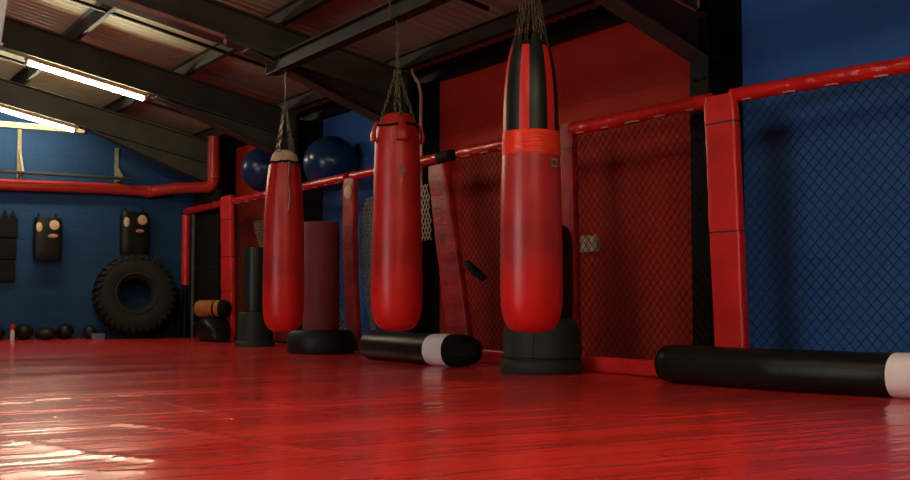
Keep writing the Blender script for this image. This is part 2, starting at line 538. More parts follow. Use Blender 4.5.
# portal frames: I-section column with an inner flange, rafter with web and flanges, haunch
for k, y in enumerate(FR):
    yc = y + .1
    mb = MB()
    mb.box((XC, y, 0), (XC + .02, y + .2, rtop(XC) - .02))
    mb.box((XW - .02, y, 0), (XW, y + .2, 3.06))
    mb.box((XC + .02, yc - .006, 0), (XW - .02, yc + .006, 3.06))
    for z in (1.2, 2.45):
        mb.box((XC + .02, y + .01, z), (XW - .02, y + .19, z + .012))
    for z in (2.3, 2.16, 1.98, 1.84):
        for dy in (.05, .15):
            mb.lathe((XC, y + dy, z), [(.013, 0), (.013, -.012), (.004, -.016)], 6, (1, 0, 0))
    mb.box((XC - .02, y - .02, 0), (XW, y + .22, .02))
    struct('steel_column', mb, M_steel)
    mb = MB()
    x0, x1 = RIDGE, 6.14

    def slab(a, b, za, zb, t, ya, yb, mi=0):
        mb.prism([(a, ya, za), (b, ya, zb), (b, ya, zb - t), (a, ya, za - t)], (0, yb - ya, 0), mi)
    slab(x0, x1, rtop(x0), rtop(x1), .016, y, y + .2)
    slab(x0, x1, rtop(x0) - DEP + .016, rtop(x1) - DEP + .016, .016, y, y + .2)
    slab(x0, x1, rtop(x0) - .01, rtop(x1) - .01, DEP - .02, yc - .006, yc + .006)
    # haunch under the rafter
    hx = 4.2
    zb0 = rtop(hx) - DEP
    mb.prism([(hx, yc - .006, zb0), (x1, yc - .006, rtop(x1) - DEP), (x1, yc - .006, 2.46)], (0, .012, 0))
    slab(hx, x1, zb0, 2.46, .016, y, y + .2)
    # other half, towards the left wall
    xl = 2 * RIDGE - x1
    slab(xl, x0, rtop(x1), rtop(x0), .016, y, y + .2)
    slab(xl, x0, rtop(x1) - DEP + .016, rtop(x0) - DEP + .016, .016, y, y + .2)
    slab(xl, x0, rtop(x1) - .01, rtop(x0) - .01, DEP - .02, yc - .006, yc + .006)
    struct('steel_rafter', mb, M_rafter)

# purlins and the tie rods between them
for x in (6.02, 4.56, 3.18, 1.8, .45):
    mb = MB()
    z = rtop(x)
    mb.box((x - .004, YF, z), (x + .004, YB, z + .15))
    mb.box((x - .004, YF, z), (x + .06, YB, z + .008))
    mb.box((x - .06, YF, z + .142), (x + .004, YB, z + .15))
    struct('roof_purlin', mb, M_purlin)
for y in (4.1, 8.48, 12.45, 16.0):
    mb = MB()
    mb.prism([(0, y - .02, rtop(0) + .0), (5.62, y - .02, rtop(5.62) + .0), (5.62, y - .02, rtop(5.62) + .035), (0, y - .02, rtop(0) + .035)], (0, .04, 0))
    struct('roof_tie_bar', mb, M_steel)
# pink-brown edge strip along the second rafter
y = FR[3] - .05
mb = MB()
mb.prism([(.4, y, rtop(.4) - DEP - .0), (3.95, y, rtop(3.95) - DEP), (3.95, y, rtop(3.95) - DEP + .035), (.4, y, rtop(.4) - DEP + .035)], (0, .045, 0))
mb.box((3.93, y, rtop(3.95) - DEP - .05), (3.95, y + .04, rtop(3.95) - DEP + .03))
tag(build('cable_tray', mb, M_rust), 'pinkish brown strip along lower edge of the long roof rafter at top left', 'cable tray')

# ------------------------------------------------------------------ fluorescent lamps
def lamp_proto(xc, y, label, side=.1):
    sl = .215
    z = rtop(xc) - DEP - .002
    t = thing('fluorescent_lamp', label, 'lamp', (xc, y + side, z), 'fluorescent lamps under the rafters')
    hl = .76
    body = MB().prism([(-hl, -.05, 0), (-hl, .05, 0), (-hl, .035, -.045), (-hl, -.035, -.045)], (2 * hl, 0, 0))
    for o_ in (body,):
        o_.v = [v + t.location for v in o_.v]
    build('lamp_body', body, M_lampbody, t, bevel=.004)
    tb = MB().tube([(-hl + .05, 0, -.075), (hl - .05, 0, -.075)], .024, 12)
    tb.v = [v + t.location for v in tb.v]
    build('lamp_tube', tb, M_tube, t)
    for sgn in (-1, 1):
        e = MB().box((sgn * (hl - .03) - .018, -.02, -.10), (sgn * (hl - .03) + .018, .02, -.04))
        e.v = [v + t.location for v in e.v]
        build('lamp_holder', e, M_lampbody, t, bevel=.004)
    t.rotation_euler = (0, math.atan(sl), 0)
    return t


def place_lamp(src, xc, y, label, side=.1):
    c = copy_tree(src)
    c.location = (xc, y + side, rtop(xc) - DEP - .002)
    c['label'] = label
    return c


L1 = lamp_proto(3.37, FR[4], 'lit fluorescent tube lamp under the rafter at upper left, its whole length in view')
place_lamp(L1, 3.28, FR[5], 'lit fluorescent tube lamp at left edge above cream rail, nearest the blue back wall')
place_lamp(L1, 1.2, FR[2], 'lit fluorescent tube lamp under the first rafter, right of pair')
place_lamp(L1, -2.6, FR[2], 'added fluorescent lamp out of view under the first rafter, left of pair')  # unseen lamp added to lift the light on the near bags
place_lamp(L1, 0.9, FR[0], 'added fluorescent lamp out of view on the rafter by the front wall')  # unseen lamp added behind the camera to brighten the near mats
place_lamp(L1, 0.9, FR[1], 'lit fluorescent tube lamp above the near mats, further from the right wall')
place_lamp(L1, 3.4, FR[1], 'lit fluorescent tube lamp above the near mats, left of the right wall')

# ------------------------------------------------------------------ the bag beam
BX, BZ = 4.5, 2.95
mb = MB()
y0, y1 = 1.9, 10.9
mb.box((BX - .065, y0, BZ), (BX + .065, y1, BZ + .012)); mb.box((BX - .065, y0, BZ + .148), (BX + .065, y1, BZ + .16))
mb.box((BX - .006, y0, BZ), (BX + .006, y1, BZ + .16))
mb.box((BX - .065, y1 - .01, BZ), (BX + .065, y1, BZ + .16))
tag(build('steel_beam', mb, mat('dark_brown_beam_paint', (0.034, 0.034, 0.026), 0.6, spec=0.12, var=0.3, vscale=3)), 'dark steel beam below the rafters from which the three red bags hang', 'beam')

# ------------------------------------------------------------------ hanging bags
def facing(x, y):
    return V((-x, -y, 0)).normalized()


def bag_profile(x, y, rows):
    k = ppm(x, y)
    return [(hw / k, zat(py, x, y)) for hw, py in rows]


def curved_patch(c, x, y, ang, half, z0, z1, r, lift=.003, n=8):
    """label lying on a round bag; ang is measured from the side facing the room, to the right"""
    f = facing(x, y); rt = V((0, 0, 1)).cross(f)
    m = MB()
    rows = []
    for zz in (z0, z1):
        for L_ in (r + lift, r - .004):
            for k in range(n + 1):
                a = ang - half + 2 * half * k / n
                m.v.append(V((x, y, zz)) + (f * math.cos(a) + rt * math.sin(a)) * L_)
    w = n + 1
    for k in range(n):
        m.face((k, k + 1, 2 * w + k + 1, 2 * w + k))
        m.face((2 * w + k, 2 * w + k + 1, 3 * w + k + 1, 3 * w + k))
        m.face((k + 1, k, w + k, w + k + 1))
    return m


def smooth_prof(rows, sub=4):
    """Catmull-Rom through the profile"""
    out = []
    P = [rows[0]] + rows + [rows[-1]]
    for i in range(1, len(P) - 2):
        for j in range(sub):
            t = j / sub
            p = []
            for d in (0, 1):
                a, b_, c, e = P[i - 1][d], P[i][d], P[i + 1][d], P[i + 2][d]
                p.append(.5 * (2 * b_ + (c - a) * t + (2 * a - 5 * b_ + 4 * c - e) * t * t + (3 * b_ - a - 3 * c + e) * t ** 3))
            out.append((max(p[0], 1e-3), p[1]))
    out.append(rows[-1])
    return out


# --- bag with black and red top (nearest)
x, y = BX, 6.257
k3 = ppm(x, y)
B3 = thing('punching_bag', 'large hanging punching bag with red lower half, orange tape band and black striped top', 'punching bag', (x, y, zat(332, x, y)), 'hanging red punching bags')
rows = smooth_prof([(1, 332.5), (12, 332), (21, 329.5), (26.5, 323), (30, 311), (31.2, 295), (31.2, 250), (30.6, 200), (29.4, 160), (29, 154)])
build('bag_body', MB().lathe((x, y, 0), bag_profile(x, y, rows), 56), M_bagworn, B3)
tp = []
for q in range(13):
    py = 156.5 - 23.5 * q / 12
    tp.append((29.6 + .3 * math.sin(q * 2.1) + (0.15 if q % 3 else -.15), py))
build('tape_band', MB().lathe((x, y, 0), bag_profile(x, y, tp), 56), M_tape, B3)
rows = smooth_prof([(28.3, 135), (28, 120), (27.4, 100), (25.8, 80), (22.8, 60), (19.5, 48), (15, 43), (2, 42)])
f3 = facing(x, y); r3 = V((0, 0, 1)).cross(f3)
NS = 120
ph0 = math.radians(-13)


def stripe_mi(r, k):
    a = 2 * PI * (k + .5) / NS
    q = ((a - ph0) / (2 * PI) * 6) % 1.0
    return 1 if (q < .185 or q > .815) and r < 20 else 0


build('bag_top', MB().lathe((x, y, 0), bag_profile(x, y, rows), NS, start=f3, mif=stripe_mi), [M_black, M_stripe], B3)
for j in range(6):
    a = ph0 + 2 * PI * (j + .5) / 6
    d = f3 * math.cos(a) + r3 * math.sin(a)
    t_ = V((0, 0, 1)).cross(d)
    p = V((x, y, 0)) + d * (20 / k3)
    z0, z1 = zat(58, x, y), zat(37, x, y)
    st = MB().sweep([(p + V((0, 0, z0)), t_ * .035, d * .01, 4), (p - d * .012 + V((0, 0, (z0 + z1) / 2)), t_ * .034, d * .012, 4), (p - d * .03 + V((0, 0, z1)), t_ * .026, d * .012, 4)], 12)
    build('strap', st, M_black, B3)
    top = V((x, y, BZ - .03)) + d * .012
    build('chain', MB().link_chain(p - d * .03 + V((0, 0, z1 - .02)), top, .040, .0125, .0042), M_chain, B3)
build('hanging_shackle', MB().tube([(x, y - .03, BZ + .005), (x, y - .035, BZ - .03), (x, y, BZ - .055), (x, y + .035, BZ - .03), (x, y + .03, BZ + .005)], .008, 8), M_chain, B3)
zz0, zz1 = zat(169, x, y), zat(161, x, y)
pr = 29.5 / k3
pc = build('label_patch', curved_patch(None, x, y, math.radians(52), math.radians(9), zz0, zz1, pr), M_patch, B3, label='small grey brand label')
dz = zz1 - zz0
build('label_print', curved_patch(None, x, y, math.radians(52), math.radians(7), zz0 + dz * .25, zz1 - dz * .25, pr, .005), M_patchdk, pc)
for a_ in (50.5, 54.5):
    build('label_mark', curved_patch(None, x, y, math.radians(a_), math.radians(1.1), zz0 + dz * .3, zz1 - dz * .32, pr, .007, 3), M_patch, pc)

# --- middle bag
x, y = BX, 8.17
k2 = ppm(x, y)
B2 = thing('punching_bag', 'hanging red punching bag in the middle, with black lace and red tabs at top', 'punching bag', (x, y, zat(331, x, y)), 'hanging red punching bags')
rows = smooth_prof([(1, 331), (10, 330.5), (18, 327), (23.5, 318), (25.7, 302), (25.8, 280), (25, 240), (24, 200), (23.3, 165), (22.3, 140), (20.3, 127)])
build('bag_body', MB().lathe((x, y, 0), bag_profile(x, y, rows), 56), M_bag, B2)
rows = smooth_prof([(19.4, 127.5), (18.5, 124), (16, 119), (14, 115.5), (8, 113.5), (1, 113)])
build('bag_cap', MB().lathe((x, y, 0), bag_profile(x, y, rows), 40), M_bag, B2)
f2 = facing(x, y); r2 = V((0, 0, 1)).cross(f2)
lc = []
for q in range(40):
    a = 2 * PI * q / 40
    lc.append(V((x, y, zat(126.8, x, y) + .008 * math.sin(3 * a))) + (f2 * math.cos(a) + r2 * math.sin(a)) * (21 / k2))
build('lace', MB().tube(lc, .011, 8, closed=True), M_blackfab, B2, label='black cord around the top')
for j, a0 in enumerate((-68, 12, 100, 190)):
    a = math.radians(a0)
    d = f2 * math.cos(a) + r2 * math.sin(a); t_ = V((0, 0, 1)).cross(d)
    c = V((x, y, 0)) + d * (21.2 / k2)
    z0, z1 = zat(123, x, y), zat(143, x, y)
    sw = []
    for q in range(6):
        u = q / 5
        sw.append((c + d * (.004 + .035 * math.sin(PI * u * .7)) + V((0, 0, z0 + (z1 - z0) * u)), t_ * (.022 + .030 * u), d * (.010 + .010 * u), 3))
    build('tab', MB().sweep(sw, 14), M_bag, B2)
    p = c - d * .03 + V((0, 0, zat(121, x, y)))
    build('chain', MB().link_chain(p, V((x, y, zat(72, x, y))) + d * .012, .040, .011, .0036), M_chain, B2)
build('top_chain', MB().link_chain((x, y, zat(73, x, y)), (x, y, BZ + .002), .045, .010, .0034), M_chain, B2)
build('beam_clip', MB().tube([(x - .072, y, BZ - .012), (x + .072, y, BZ - .012), (x + .072, y, BZ + .172), (x - .072, y, BZ + .172)], .007, 6, closed=True), M_chain, B2)
build('swivel_ring', MB().tube([V((x, y, zat(72, x, y))) + (r2 * math.cos(2 * PI * q / 16) + V((0, 0, 1)) * math.sin(2 * PI * q / 16)) * .026 for q in range(16)], .006, 8, closed=True), M_chain, B2)
build('label_patch', curved_patch(None, x, y, math.radians(13), math.radians(9), zat(176.5, x, y), zat(169.5, x, y), 24 / k2 - .002), M_fadepatch, B2, label='small worn brown label')

# --- far bag
x, y = BX, 10.54
k1 = ppm(x, y)
B1 = thing('punching_bag', 'hanging red punching bag with beige domed top, farthest of the three', 'punching bag', (x, y, zat(332, x, y)), 'hanging red punching bags')
rows = smooth_prof([(1, 332), (9, 331.5), (15, 328), (19, 320), (20.5, 306), (20.6, 280), (20.3, 240), (19.5, 210), (18, 188), (16, 172), (14.5, 163.5)])
f1 = facing(x, y); r1 = V((0, 0, 1)).cross(f1)
m_ = MB()
pf = bag_profile(x, y, rows)
NB = 72
rings = []
m_.lathe((x, y, 0), pf, NB, start=f1)
for i, v in enumerate(m_.v):                       # gathers near the top
    ri, kk = divmod(i, NB)
    u = max(0.0, (ri - len(rows) * .62) / (len(rows) * .38))
    g = 1 + .045 * u * math.sin(kk / NB * 2 * PI * 11)
    m_.v[i] = V((x + (v.x - x) * g, y + (v.y - y) * g, v.z))
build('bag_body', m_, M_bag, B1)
rows = smooth_prof([(14.2, 165), (13.8, 160), (12, 155), (8.5, 151.5), (3, 150.2), (.5, 150)])
build('bag_cap', MB().lathe((x, y, 0), bag_profile(x, y, rows), 40), M_beige, B1, label='beige domed leather cap')
build('drawcord', MB().tube([V((x, y, zat(163.2, x, y) + .006 * math.sin(q))) + (f1 * math.cos(2 * PI * q / 40) + r1 * math.sin(2 * PI * q / 40)) * (14.9 / k1) for q in range(40)], .012, 8, closed=True), M_blackfab, B1)
a = math.radians(14)
ln = []
for q in range(12):
    py = 160 + 52 * q / 11
    hw = 14.5 + 5.2 * min(1, (py - 160) / 45) + .3
    ln.append(V((x, y, zat(py, x, y))) + (f1 * math.cos(a + .05 * math.sin(q)) + r1 * math.sin(a + .05 * math.sin(q))) * (hw / k1))
build('lace', MB().tube(ln, .007, 6), M_patch, B1, label='pale lace hanging down the front seam')
for j in range(4):
    an = PI / 4 + j * PI / 2 + .2
    d = f1 * math.cos(an) + r1 * math.sin(an)
    p = V((x, y, zat(157, x, y))) + d * (11.5 / k1)
    build('chain', MB().link_chain(p, V((x, y, zat(107, x, y))) + d * .01, .044, .012, .004), M_chain, B1)
build('top_chain', MB().link_chain((x, y, zat(108, x, y)), (x, y, BZ + .002), .045, .010, .0034), M_chain, B1)
build('beam_clip', MB().tube([(x - .072, y, BZ - .012), (x + .072, y, BZ - .012), (x + .072, y, BZ + .172), (x - .072, y, BZ + .172)], .007, 6, closed=True), M_chain, B1)
build('swivel_ring', MB().tube([V((x, y, zat(107, x, y))) + (r1 * math.cos(2 * PI * q / 16) + V((0, 0, 1)) * math.sin(2 * PI * q / 16)) * .028 for q in range(16)], .007, 8, closed=True), M_chain, B1)

# ------------------------------------------------------------------ cage fence
def wire_mesh(o, u, u0, u1, z0, z1, W=.08, H=.083, r=.003, inside=None):
    """chain-link: diamonds of W x H in the plane through o along u"""
    m = MB()
    o, u = V(o), V(u).normalized()
    nn = u.cross(V((0, 0, 1)))
    ni, nj = int((u1 - u0) / (W / 2)), int((z1 - z0) / (H / 2))
    for j in range(nj):
        for i in range(ni + 1):
            if (i + j) % 2:
                continue
            for s in (-1, 1):
                if not 0 <= i + s <= ni:
                    continue
                a_u, a_z = u0 + i * W / 2, z0 + j * H / 2
                b_u, b_z = a_u + s * W / 2, a_z + H / 2
                if inside and not inside((a_u + b_u) / 2, (a_z + b_z) / 2):
                    continue
                off = nn * (.003 * s)
                p, q = o + u * a_u + V((0, 0, a_z)) + off, o + u * b_u + V((0, 0, b_z)) + off
                t = (q - p).normalized()
                e = nn * r
                g = t.cross(nn) * r
                k = len(m.v)
                for c in (p, q):
                    m.v += [c + e, c - e * .5 + g * .87, c - e * .5 - g * .87]
                for w in range(3):
                    m.face((k + w, k + (w + 1) % 3, k + 3 + (w + 1) % 3, k + 3 + w))
    return m


def rail(pts, r=.056, seg=.05, wob=.005):
    """padded tube with slight puckers"""
    P = [V(p) for p in pts]
    out, rr = [], []
    for a, b_ in zip(P, P[1:]):
        n = max(2, int((b_ - a).length / seg))
        for k in range(n):
            out.append(a.lerp(b_, k / n)); rr.append(r + random.uniform(-wob, wob))
    out.append(P[-1]); rr.append(r)
    return MB().tube(out, rr, 16)


ZR = 2.065


def fence_bay(label, p0, p1, mesh_mat=None, pad=True, railpts=None, mesh_range=None):
    p0, p1 = V(p0), V(p1)
    t = thing('cage_fence', label, 'fence', p0.lerp(p1, .5), 'panels of the cage fence')
    build('top_rail', rail(railpts or [p0 + V((0, 0, ZR)), p1 + V((0, 0, ZR))]), M_railpad, t)
    u = (p1 - p0).normalized()
    ln = (p1 - p0).length
    if mesh_mat:
        build('wire_mesh', wire_mesh(p0, u, .02, ln - .02, .06, ZR - .03), mesh_mat, t)
        build('frame_tube', MB().tube([p0 + V((0, 0, .05)), p1 + V((0, 0, .05))], .018, 10), M_steel, t)
        k = int(ln / .32)
        for q in range(k):
            c = p0.lerp(p1, (q + .5) / k) + V((0, 0, ZR))
            a_, b2 = random.uniform(.3, .9), u * random.uniform(.05, .09)
            e = V((-1, 0, 0))
            build('lace_tie', MB().tube([c - b2 + e * .036 + V((0, 0, -.047)), c + e * .038 + V((0, 0, -.046)), c + b2 * a_ + e * .034 + V((0, 0, -.049))], .005, 5), M_galv, t, label='pale lace tie under the rail padding')
    if pad:
        n = max(3, int(ln / .08))
        nn = u.cross(V((0, 0, 1)))
        if nn.x > 0:
            nn = -nn
        rg = []
        for k in range(n + 1):
            w = .045 + random.uniform(-.004, .004)
            e = 1.0 if 0 < k < n else .8
            rg.append((p0.lerp(p1, k / n) + V((0, 0, .068)) + nn * .02, V((0, 0, 1)) * .064 * e, nn * w * e, 5))
        build('bottom_pad', MB().sweep(rg, 20), M_pad, t)
    return t


def padded_post(label, tl, tr, bl, br_, ytop, xf=5.80, xb=5.96, m=M_pad, zb=.015, sway=0.0, n=26, seam=None, tube=False, ztop=None):
    """tl..br_: photo columns of the front face's edges at top and bottom"""
    yt0, yt1 = yat(tl, xf), yat(tr, xf)
    yb0, yb1 = yat(bl, xf), yat(br_, xf)
    zt = ztop if ztop else zat(ytop, xf, (yt0 + yt1) / 2)
    cx = (xf + xb) / 2
    t = thing('padded_post', label, 'post', (cx, (yb0 + yb1) / 2, 0), 'padded posts of the cage fence')
    rg = []
    for k in range(n + 1):
        u = k / n
        z = zb + (zt - zb) * u
        c = (yb0 + yb1) / 2 * (1 - u) + (yt0 + yt1) / 2 * u + sway * math.sin(PI * u)
        hw = abs((yb0 - yb1) / 2 * (1 - u) + (yt0 - yt1) / 2 * u)
        e = 1.0 - (.10 if k in (0, n) else 0)
        w = 1 + random.uniform(-.018, .018)
        rg.append((V((cx + random.uniform(-.004, .004), c, z)), V((0, 1, 0)) * hw * e * w, V((-1, 0, 0)) * (xb - xf) / 2 * e * w, 7))
    build('padding', MB().sweep(rg, 36), m, t, sharp=50)
    if seam:
        for py in seam:
            c = (yt0 + yt1) / 2
            z = zat(py, xf, c)
            u = (z - zb) / (zt - zb)
            c = (yb0 + yb1) / 2 * (1 - u) + (yt0 + yt1) / 2 * u + sway * math.sin(PI * u)
            hw = abs((yb0 - yb1) / 2 * (1 - u) + (yt0 - yt1) / 2 * u) + .002
            a = (xb - xf) / 2 + .002
            build('strap', MB().sweep([(V((cx, c, z - .006)), V((0, hw, 0)), V((-a, 0, 0)), 7), (V((cx, c, z + .006)), V((0, hw, 0)), V((-a, 0, 0)), 7)], 36), M_patchdk, t)
    return t, zt


P1y = yat(722, FX)
farR = at(2, ZR + .05, 910, 57)
dirR = (V((farR.x, farR.y, 0)) - V((FX, P1y, 0))).normalized()
endR = V((FX, P1y, 0)) + dirR * 4.2
P2y, P3y, P4y, P5y, P6y = yat(567, FX), yat(457, FX), yat(350, FX), yat(226, FX), yat(186, FX)
fence_bay('fence panel in front of the blue wall at right, with black diamond mesh', (FX, P1y - .12, 0), endR, M_wire, False)
fence_bay('fence panel before the red wall beside the black column, with black diamond mesh', (FX, P2y - .08, 0), (FX, P1y + .1, 0), M_wire)
fence_bay('fence panel seen between the middle and nearest hanging bags, dark mesh on red', (FX, P3y - .05, 0), (FX, P2y + .08, 0), M_wire)
fence_bay('fence rail bay behind the middle hanging bag, without mesh', (FX, P4y - .08, 0), (FX, P3y + .12, 0), None, False)
fence_bay('fence panel below the two blue balls, behind the farthest hanging bag', (FX, P5y - .08, 0), (FX, P4y + .08, 0), M_wire, False)
fence_bay('short rail bay at the far corner end of the fence', (FX, P6y, 0), (FX, P5y + .08, 0), None, False)

padded_post('wide red padded post in front of the black column at right', 704, 734, 713, 743, 95, 5.86, 5.935, seam=(123, 232))
padded_post('slim red padded post at the right edge of the nearest hanging bag', 559, 571, 562, 575, 123, 5.88, 5.96, M_padold, seam=(149,))
padded_post('red padded post leaning sideways just right of the middle hanging bag', 426, 443, 448, 470, 165, 5.83, 5.92, M_padold)
PC, zt = padded_post('red padded post with round white patch, left of the middle bag', 342, 353, 348, 358, 178, 5.87, 5.95, M_padold, sway=.06)
yc = yat(348, 5.87)
zc = zat(192, 5.87, yc)
build('patch', MB().lathe((5.875, yc, zc), [(.09, 0), (.085, -.018), (.06, -.032), (.01, -.038)], 24, (1, 0, 0)), M_disc, PC, label='round pale patch near the top')
padded_post('red padded post with dark seams, left of the farthest hanging bag', 219, 229, 222, 232, 196, 5.86, 5.95, M_pad, seam=(220, 257, 291))
t = thing('fence_post', 'thin red tube post at the far end of the fence near the tyre', 'post', (FX, P6y, 0))
build('padding', rail([(FX, P6y, zat(285, FX, P6y)), (FX, P6y, 2.0)], .068), M_pad, t)
build('post_tube', MB().tube([(FX, P6y, 0), (FX, P6y, 2.02)], .04, 12), M_steel, t)
build('post_cap', MB().lathe((FX, P6y, 2.0), [(.07, 0), (.06, .04), (.02, .06)], 16), M_black, t)
yy = yat(193.5, 5.95)
tag(build('steel_pole', MB().tube([(5.95, yy, 0), (5.95, yy, 2.0)], .03, 10), M_rafter), 'thin grey green pole beside the red end post of the fence', 'pole')

# black tape on the rail by the leaning post
yy0, yy1 = yat(440, FX), yat(452, FX)
o = build('rail_tape', MB().tube([(FX, yy0, ZR), (FX, yy1, ZR)], .062, 16), M_blackfab)
tag(o, 'black tape wound around the red rail above the leaning post', 'tape')

# torn galvanised netting by the posts
def netting(label, pts_l, pts_r, X):
    """edges given as photo points"""
    Lp = [at(0, X, *p) for p in pts_l]
    Rp = [at(0, X, *p) for p in pts_r]

    def edge(E, z):
        for a, b_ in zip(E, E[1:]):
            if b_.z <= z <= a.z:
                return a.y + (b_.y - a.y) * (a.z - z) / (a.z - b_.z)
        return None

    def ins(u, z):
        l, r_ = edge(Lp, z), edge(Rp, z)
        return l is not None and r_ is not None and r_ <= u <= l
    lo = min(p.y for p in Lp + Rp); hi = max(p.y for p in Lp + Rp)
    zl = min(p.z for p in Lp + Rp); zh = max(p.z for p in Lp + Rp)
    o = build('netting', wire_mesh((X, 0, 0), (0, 1, 0), lo, hi, max(.02, zl), zh, .062, .10, .0075, ins), M_galv)
    return tag(o, label, 'netting', 'torn wire netting')


netting('torn pale wire netting hanging left of the middle bag beside the patched post', [(368, 195), (361, 212), (359, 260), (366, 300), (371, 329)], [(374, 193), (374, 215), (374, 260), (374, 300), (376, 331)], 6.02)
netting('torn pale wire netting in the gap right of the middle bag', [(420, 186), (419, 210), (420, 240)], [(428, 184), (430, 210), (431, 240)], 6.02)
netting('torn pale wire netting left of the farthest bag above the grey standing bag', [(253, 222), (256, 235), (260, 248)], [(266, 218), (266, 235), (266, 248)], 5.98)
netting('torn pale wire netting scrap at the foot of the maroon standing bag', [(335, 300), (336, 312), (337, 330)], [(338, 300), (344, 315), (345, 330)], 6.0)

# black strap caught in the mesh
X = 5.84
pp = [at(0, X, *p) for p in ((466, 263), (470, 264), (474, 268), (478, 273), (482, 279))]
o = build('strap', MB().tube([p + V((-.03 * math.sin(i), 0, 0)) for i, p in enumerate(pp)], [.022, .036, .040, .042, .032], 10), M_blackfab)
tag(o, 'short black strap poking out of the mesh right of the leaning post', 'strap')

# socket on the red wall
yc, zc = yat(592, XW), zat(244, XW, yat(592, XW))
t = thing('wall_socket', 'old beige socket box on the red wall behind the mesh', 'socket', (XW, yc, zc))
build('plate', MB().box((XW - .05, yc - .12, zc - .08), (XW, yc + .12, zc + .08)), M_socket, t, bevel=.01)
for dy in (-.058, .058):
    for dz in (-.04, .04):
        build('outlet', MB().lathe((XW - .05, yc + dy, zc + dz), [(.034, 0), (.032, -.008), (.005, -.01)], 14, (1, 0, 0)), M_beige, t)

# ------------------------------------------------------------------ standing bags
def standing(label, x, y, rb, base_rows, body_rows, mb_, mbase, extra=None):
    """rows: (radius in m, height)"""
    t = thing('standing_bag', label, 'standing bag', (x, y, 0), 'free-standing bags along the fence')
    build('base', MB().lathe((x, y, 0), base_rows, 48), mbase, t)
    build('bag_body', MB().lathe((x, y, 0), smooth_prof(body_rows, 3), 48), mb_, t)
    return t


x, y = 5.495, yat(541.5, 5.495, 360)
h_ = zat(318, x, y)
t = standing('black standing bag right behind the nearest hanging bag, on wide drum base', x, y, .33,
             [(.335, 0), (.345, .02), (.345, .07), (.335, .10), (.322, .115), (.318, .12), (.315, h_ - .10), (.305, h_ - .06), (.28, h_ - .02), (.25, h_), (.01, h_)],
             [(.25, h_), (.258, h_ + .05), (.258, .9), (.255, zat(236, x, y) - .06), (.235, zat(228, x, y) - .02), (.17, zat(225, x, y)), (.01, zat(224, x, y))], M_black, M_grey)
build('base_ring', MB().lathe((x, y, 0), [(.318, .112), (.328, .12), (.328, .128), (.318, .136)], 48), M_blackmat, t)
f_ = facing(x, y); r_ = V((0, 0, 1)).cross(f_)
for a_ in (-66, -12, 70):
    a = math.radians(a_)
    d = f_ * math.cos(a) + r_ * math.sin(a)
    build('piping', MB().tube([V((x, y, .13)) + d * .317, V((x, y, h_ - .10)) + d * .316, V((x, y, h_ - .055)) + d * .304, V((x, y, h_ - .015)) + d * .278], .005, 6), M_grey, t)

x, y = 5.46, yat(321, 5.46, 340)
h_ = zat(331, x, y) + .02
zt = zat(223, x, y)
standing('maroon standing bag on black base, between farthest hanging bag and patched post', x, y, .38,
         [(.37, 0), (.385, .03), (.385, .13), (.37, h_ - .05), (.34, h_ - .01), (.2, h_), (.01, h_)],
         [(.205, h_), (.21, h_ + .04), (.21, .8), (.205, zt - .05), (.195, zt - .015), (.16, zt), (.01, zt + .002)], M_maroon, M_blackmat)

x, y = 5.4, 13.95
x = at(1, y, 255, 340).x
h_ = zat(312, x, y)
zt = zat(248, x, y)
standing('dark grey standing bag on grey bucket base, left of farthest hanging bag', x, y, .25,
         [(.255, 0), (.26, .03), (.25, .06), (.235, .07), (.215, h_ - .03), (.20, h_), (.01, h_)],
         [(.14, h_), (.16, h_ + .05), (.165, .9), (.165, zt - .03), (.15, zt), (.01, zt + .002)], M_green, M_grey)

# ------------------------------------------------------------------ bags lying on the floor
def lying(label, pts, r, parts, end_cap):
    """parts: list of (t0, t1, name, material, label)"""
    P = [V(p) for p in pts]
    t = thing('punching_bag', label, 'punching bag', ((P[0].x + P[-1].x) / 2, (P[0].y + P[-1].y) / 2, 0), 'black punching bags lying on the mats')
    ln = [0]
    for a, b_ in zip(P, P[1:]):
        ln.append(ln[-1] + (b_ - a).length)

    def pos(u):
        d = u * ln[-1]
        for k in range(len(P) - 1):
            if d <= ln[k + 1] + 1e-6:
                return P[k].lerp(P[k + 1], (d - ln[k]) / (ln[k + 1] - ln[k]))
        return P[-1]
    for t0, t1, nm, m, lb in parts:
        rg = []
        n = max(6, int((t1 - t0) * ln[-1] / .05))
        for k in range(n + 1):
            u = t0 + (t1 - t0) * k / n
            c = pos(u)
            tg = (pos(min(1, u + .02)) - pos(max(0, u - .02))).normalized()
            sd = tg.cross(V((0, 0, 1))).normalized()
            up = sd.cross(tg)
            e = 1.0
            dist0, dist1 = u * ln[-1], (1 - u) * ln[-1]
            rnd = end_cap
            if dist1 < rnd:
                e = math.sqrt(max(.0005, 1 - (1 - dist1 / rnd) ** 2)) ** .8
            if dist0 < .05:
                e = .86 + .14 * math.sqrt(max(0, 1 - (1 - dist0 / .05) ** 2))
            bulge = 1 + .012 * math.sin(u * 17) + random.uniform(-.004, .004)
            rr = r * e * bulge * (1.012 if nm == 'white_band' else 1)
            rg.append((V((c.x, c.y, r * .96)), sd * rr * 1.05, up * rr * .96, 2.2))
        mm = MB().sweep(rg, 80 if nm == 'bag_end' else 40)
        if nm == 'bag_end':                              # gathered leather
            for i, v in enumerate(mm.v):
                ri, k = divmod(i, 80)
                c = rg[ri][0]
                amp = .05 * (ri / (len(rg) - 1)) ** 1.2
                mm.v[i] = c + (v - c) * (1 + amp * math.sin(k / 80 * 2 * PI * 15 + .8 * math.sin(ri)))
        build(nm, mm, m, t, label=lb)
    return t, pos, ln[-1]


def fl(px, py):
    return at(2, 0, px, py)


